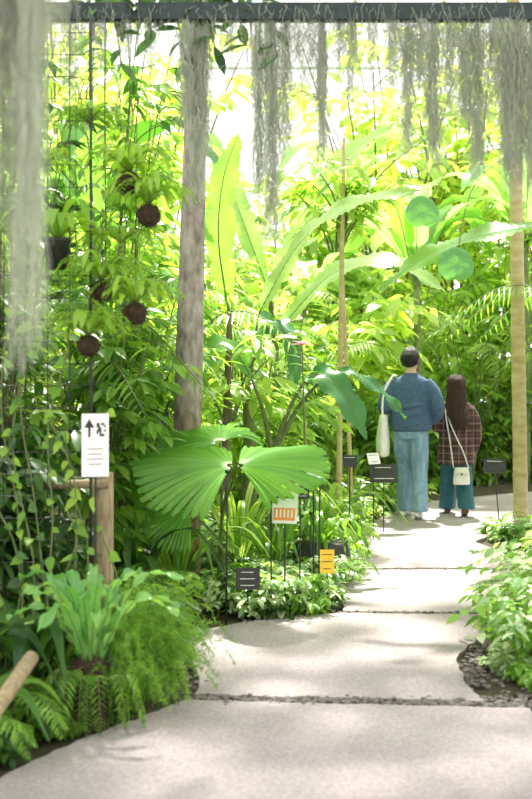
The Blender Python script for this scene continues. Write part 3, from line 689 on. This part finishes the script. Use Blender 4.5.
# --- man
man=empty('man_walking',(1.45,11.1,.03)); man.rotation_euler[2]=-.16; man.scale=(.96,.98,.98)
b=MB()
loft(b,[(0,0,.80,.165,.12),(0,0,.88,.172,.125),(0,0,.98,.165,.115)],'jeans',n=8)
loft(b,[(-.085,.02,.84,.095,.11),(-.082,.09,.65,.098,.105),(-.078,.16,.46,.084,.093),(-.078,.17,.25,.080,.096),(-.078,.20,.05,.088,.115)],'jeans',n=18,fold=.04)
loft(b,[(.085,-.01,.84,.095,.11),(.085,-.02,.65,.098,.105),(.088,-.03,.46,.084,.093),(.092,-.14,.25,.080,.096),(.096,-.22,.085,.088,.115)],'jeans',n=18,fold=.04)
remesh(b.build('trousers',man),.010,2)
b=MB()
def shoes(b,feet,ln,mat):
    for sx,fy,hz in feet:
        X0=sx*.082
        P=[(X0,fy-.13*ln,hz),(X0,fy-.06*ln,hz*.7),(X0,fy+.05*ln,0),(X0,fy+.13*ln,.0)]
        V=[]
        for (x,y,z),w,h in zip(P,(.034,.042,.048,.036),(.07,.085,.06,.035)):
            for th in np.arange(12)*pi/6: V.append((x+w*ln*math.cos(th),y,z+h*.5+h*.5*math.sin(th)))
        b.add(V,gridfaces(4,12,True),mat); nn=b.n-48
        b.f.append([nn+j for j in range(12)]); b.f.append([nn+36+j for j in range(12)][::-1]); b.m.extend([0,0])
shoes(b,((-1,.23,0),(1,-.17,.035)),1.0,'white'); b.build('shoes',man)
b=MB()
loft(b,[(0,0,.85,.14,.10),(0,0,1.0,.13,.095),(0,0,1.2,.15,.10),(0,0,1.36,.16,.09),(0,0,1.43,.08,.06),(0,0,1.5,.05,.05)],'skin',n=16)
remesh(b.build('body',man),.012,2)
b=MB()
loft(b,[(0,0,.875,.185,.135),(0,0,.90,.205,.15),(0,0,1.0,.215,.15),(0,0,1.15,.21,.145),(0,0,1.27,.22,.14),(0,0,1.35,.215,.13),(0,0,1.405,.17,.105),(0,0,1.44,.10,.08),(0,0,1.47,.07,.068)],'sweater',n=30)
tube(b,[(-.155,0,1.365),(-.24,-.02,1.26),(-.275,-.05,1.12),(-.255,.06,1.12),(-.22,.16,1.17)],[.075,.078,.07,.06,.045],16,'sweater',n=22)
tube(b,[(.155,0,1.365),(.235,-.03,1.26),(.275,-.06,1.12),(.26,.03,1.03),(.215,.13,.97)],[.075,.078,.072,.062,.045],16,'sweater',n=22)
for z in (.95,1.05,1.14):
    tube(b,[(-.19,-.06,z),(-.07,-.135,z-.02),(.08,-.135,z+.01),(.19,-.06,z-.02)],[.008,.02,.018,.008],8,'sweater',n=16)
remesh(b.build('sweater',man),.010,3)
b=MB()
hand(b,(-.22,.15,1.175),(.25,.75,.35),(0,-.3,1),-1,.18,.9); remesh(b.build('left_hand',man),.004,2)
b=MB(); hand(b,(.21,.125,.975),(-.3,.3,-.9),(-1,-.2,0),1,.18,.4); remesh(b.build('right_hand',man),.004,2)
TM=-.35
head(man,1.60,1.06,'hairb',turn=TM)
b=MB()
ell(b,(0,-.012,1.645),(.090,.104,.095),'hairb',28,16)
ell(b,(0,-.045,1.60),(.080,.068,.080),'hairb',28,14)
remesh(b.build('hair',man),.008,3).rotation_euler[2]=TM
b=MB(); n=1500; d=nz(rng.normal(0,1,(n,3))); d=d[(d[:,2]>-.6)&~((d[:,1]>.35)&(d[:,2]<.35))]; n=len(d)
leaves(b,A(0,-.015,1.635)+d*A(.086,.10,.098),np.stack([d[:,0]*.6,d[:,1]*.5-.2,-np.ones(n)*.8+d[:,2]*.4],1),d,.045,.008,'hairb'); b.build('hair_strands',man).rotation_euler[2]=TM
tote=MB()
loft(tote,[(-.285,-.03,.62,.05,.16),(-.29,-.03,.66,.070,.175),(-.29,-.03,.84,.066,.175),(-.28,-.03,1.04,.04,.17)],'canvas',n=16,fold=.03)
for yy in (-.13,.06):
    tube(tote,[(-.28,yy,1.0),(-.29,yy*.8-.02,1.12),(-.27,yy*.4-.03,1.28),(-.19,yy*.2-.02,1.43),(-.15,yy*.15,1.44)],.012,8,'canvas')
tote.build('tote_bag',man)
# --- woman
wom=empty('woman_walking',(1.935,11.3,.03)); wom.rotation_euler[2]=-.12; wom.scale=(.97,.97,.97)
b=MB()
loft(b,[(0,0,.56,.13,.10),(0,0,.70,.155,.115),(0,0,.80,.15,.11)],'teal',n=8)
loft(b,[(-.075,.03,.62,.085,.10),(-.075,.09,.40,.085,.10),(-.08,.13,.2,.085,.11),(-.085,.15,.05,.09,.125)],'teal',n=16,fold=.04)
loft(b,[(.075,-.02,.62,.085,.10),(.078,-.04,.40,.085,.10),(.088,-.12,.2,.085,.11),(.098,-.19,.09,.09,.125)],'teal',n=16,fold=.04)
remesh(b.build('trousers',wom),.009,2)
b=MB(); shoes(b,((-1,.18,0),(1,-.17,.035)),.88,'brownl'); b.build('shoes',wom)
b=MB(); loft(b,[(0,0,.7,.13,.09),(0,0,.95,.115,.08),(0,0,1.12,.13,.08),(0,0,1.18,.07,.05),(0,0,1.26,.042,.042)],'skin',n=16); remesh(b.build('body',wom),.012,2)
b=MB()
loft(b,[(0,0,.53,.195,.155),(0,0,.56,.20,.16),(0,0,.70,.19,.15),(0,0,.85,.178,.14),(0,0,1.0,.172,.13),(0,0,1.10,.172,.12),(0,0,1.16,.15,.10),(0,0,1.20,.09,.075),(0,0,1.23,.06,.06)],'plaid',n=30,fold=.03)
tube(b,[(-.125,0,1.115),(-.18,-.03,1.02),(-.20,-.05,.92),(-.20,.05,.95),(-.205,.09,1.0)],[.065,.066,.06,.052,.042],14,'plaid',n=20)
tube(b,[(.125,0,1.115),(.185,-.01,1.0),(.205,-.02,.85),(.20,.03,.74),(.19,.06,.66)],[.065,.066,.06,.052,.044],14,'plaid',n=20)
remesh(b.build('plaid_coat',wom),.010,3)
b=MB(); hand(b,(-.205,.085,1.0),(-.25,.25,.6),(-1,-.3,0),1,.155,.5); remesh(b.build('left_hand',wom),.004,2)
b=MB(); hand(b,(.19,.06,.66),(0,.15,-1),(-1,0,0),1,.155,.35); remesh(b.build('right_hand',wom),.004,2)
head(wom,1.345,.93,'hairn',turn=.15)
b=MB()
ell(b,(0,-.012,1.385),(.083,.095,.088),'hairn',28,16)
loft(b,[(0,-.03,1.42,.072,.07),(0,-.04,1.33,.086,.078),(0,-.06,1.22,.095,.07),(.01,-.085,1.1,.11,.065),(.01,-.11,1.0,.10,.05),(.01,-.12,.93,.06,.03)],'hairn',n=18,fold=.08)
remesh(b.build('hair',wom),.008,3)
b=MB(); K=150
th=np.linspace(-3.0,-.15,K); 
P=np.stack([np.stack([r*np.cos(th),oy+q*np.sin(th),np.full(K,z)],1) for r,q,oy,z in ((.05,.05,-.01,1.465),(.086,.10,-.012,1.40),(.09,.09,-.03,1.32),(.10,.085,-.05,1.2),(.12,.08,-.075,1.08),(.12,.07,-.095,.98),(.09,.05,-.11,.90))],1)
P[:,1:]+=rng.normal(0,.007,P[:,1:].shape); P[:,-1,2]+=U(-.03,.07,K)
P=np.array([cat(p,22) for p in P]); tubes(b,P,np.full((K,22),.0035),4,'hairn'); b.build('hair_strands',wom)
b=MB()
loft(b,[(.045,-.215,.335,.075,.035),(.045,-.215,.35,.085,.042),(.045,-.215,.45,.08,.04),(.045,-.215,.51,.065,.03)],'canvas',n=14)
box(b,(.045,-.255,.47),(.13,.012,.07),'canvas'); ell(b,(.045,-.264,.445),(.012,.005,.012),'brownl',12,8)
tube(b,[(-.035,-.215,.50),(-.06,-.19,.7),(-.09,-.17,.9),(-.115,-.12,1.08),(-.10,0,1.19)],.006,6,'canvas',n=20)
tube(b,[(.12,-.215,.50),(.06,-.205,.68),(-.02,-.185,.85),(-.10,-.125,1.06),(-.10,0,1.19)],.006,6,'canvas',n=20)
b.build('shoulder_bag',wom)

# ------------------------------------------------------------------ greenhouse skeleton far behind
mb=MB()
for x in np.arange(-16,17,2.0):
    box(mb,(x,27,4.5),(.08,.08,9),'frame'); tube(mb,[(x,27,9),(x,22,11),(x,15,12)],.05,8,'frame')
for z in (1.0,3.5,6,9): box(mb,(0,27,z),(32,.06,.08),'frame')
mb.build('greenhouse_frame')

# ------------------------------------------------------------------ light
w=bpy.data.worlds.new('sky'); bpy.context.scene.world=w; w.use_nodes=True
bg=w.node_tree.nodes['Background']; bg.inputs[0].default_value=(.98,1,.94,1); bg.inputs[1].default_value=2.0
sun=bpy.data.lights.new('sun','SUN'); sun.energy=12; sun.angle=math.radians(2.5); sun.color=(1,.96,.87)
so=bpy.data.objects.new('sun',sun); bpy.context.collection.objects.link(so)
so.rotation_euler=Vector((-.12,-.58,-1)).to_track_quat('-Z','Y').to_euler()
cam=bpy.data.cameras.new('camera'); co=bpy.data.objects.new('camera',cam); bpy.context.collection.objects.link(co)
co.location=(0,0,1.4); co.rotation_euler=(math.radians(90),0,0)
cam.sensor_fit='VERTICAL'; cam.sensor_height=36; cam.sensor_width=24; cam.lens=50; cam.shift_y=-19.5/799
cam.dof.use_dof=True; cam.dof.focus_distance=8.0; cam.dof.aperture_fstop=2.4; cam.clip_end=200
bpy.context.scene.camera=co
vs=bpy.context.scene.view_settings; vs.view_transform='Standard'; vs.look='None'; vs.exposure=.1
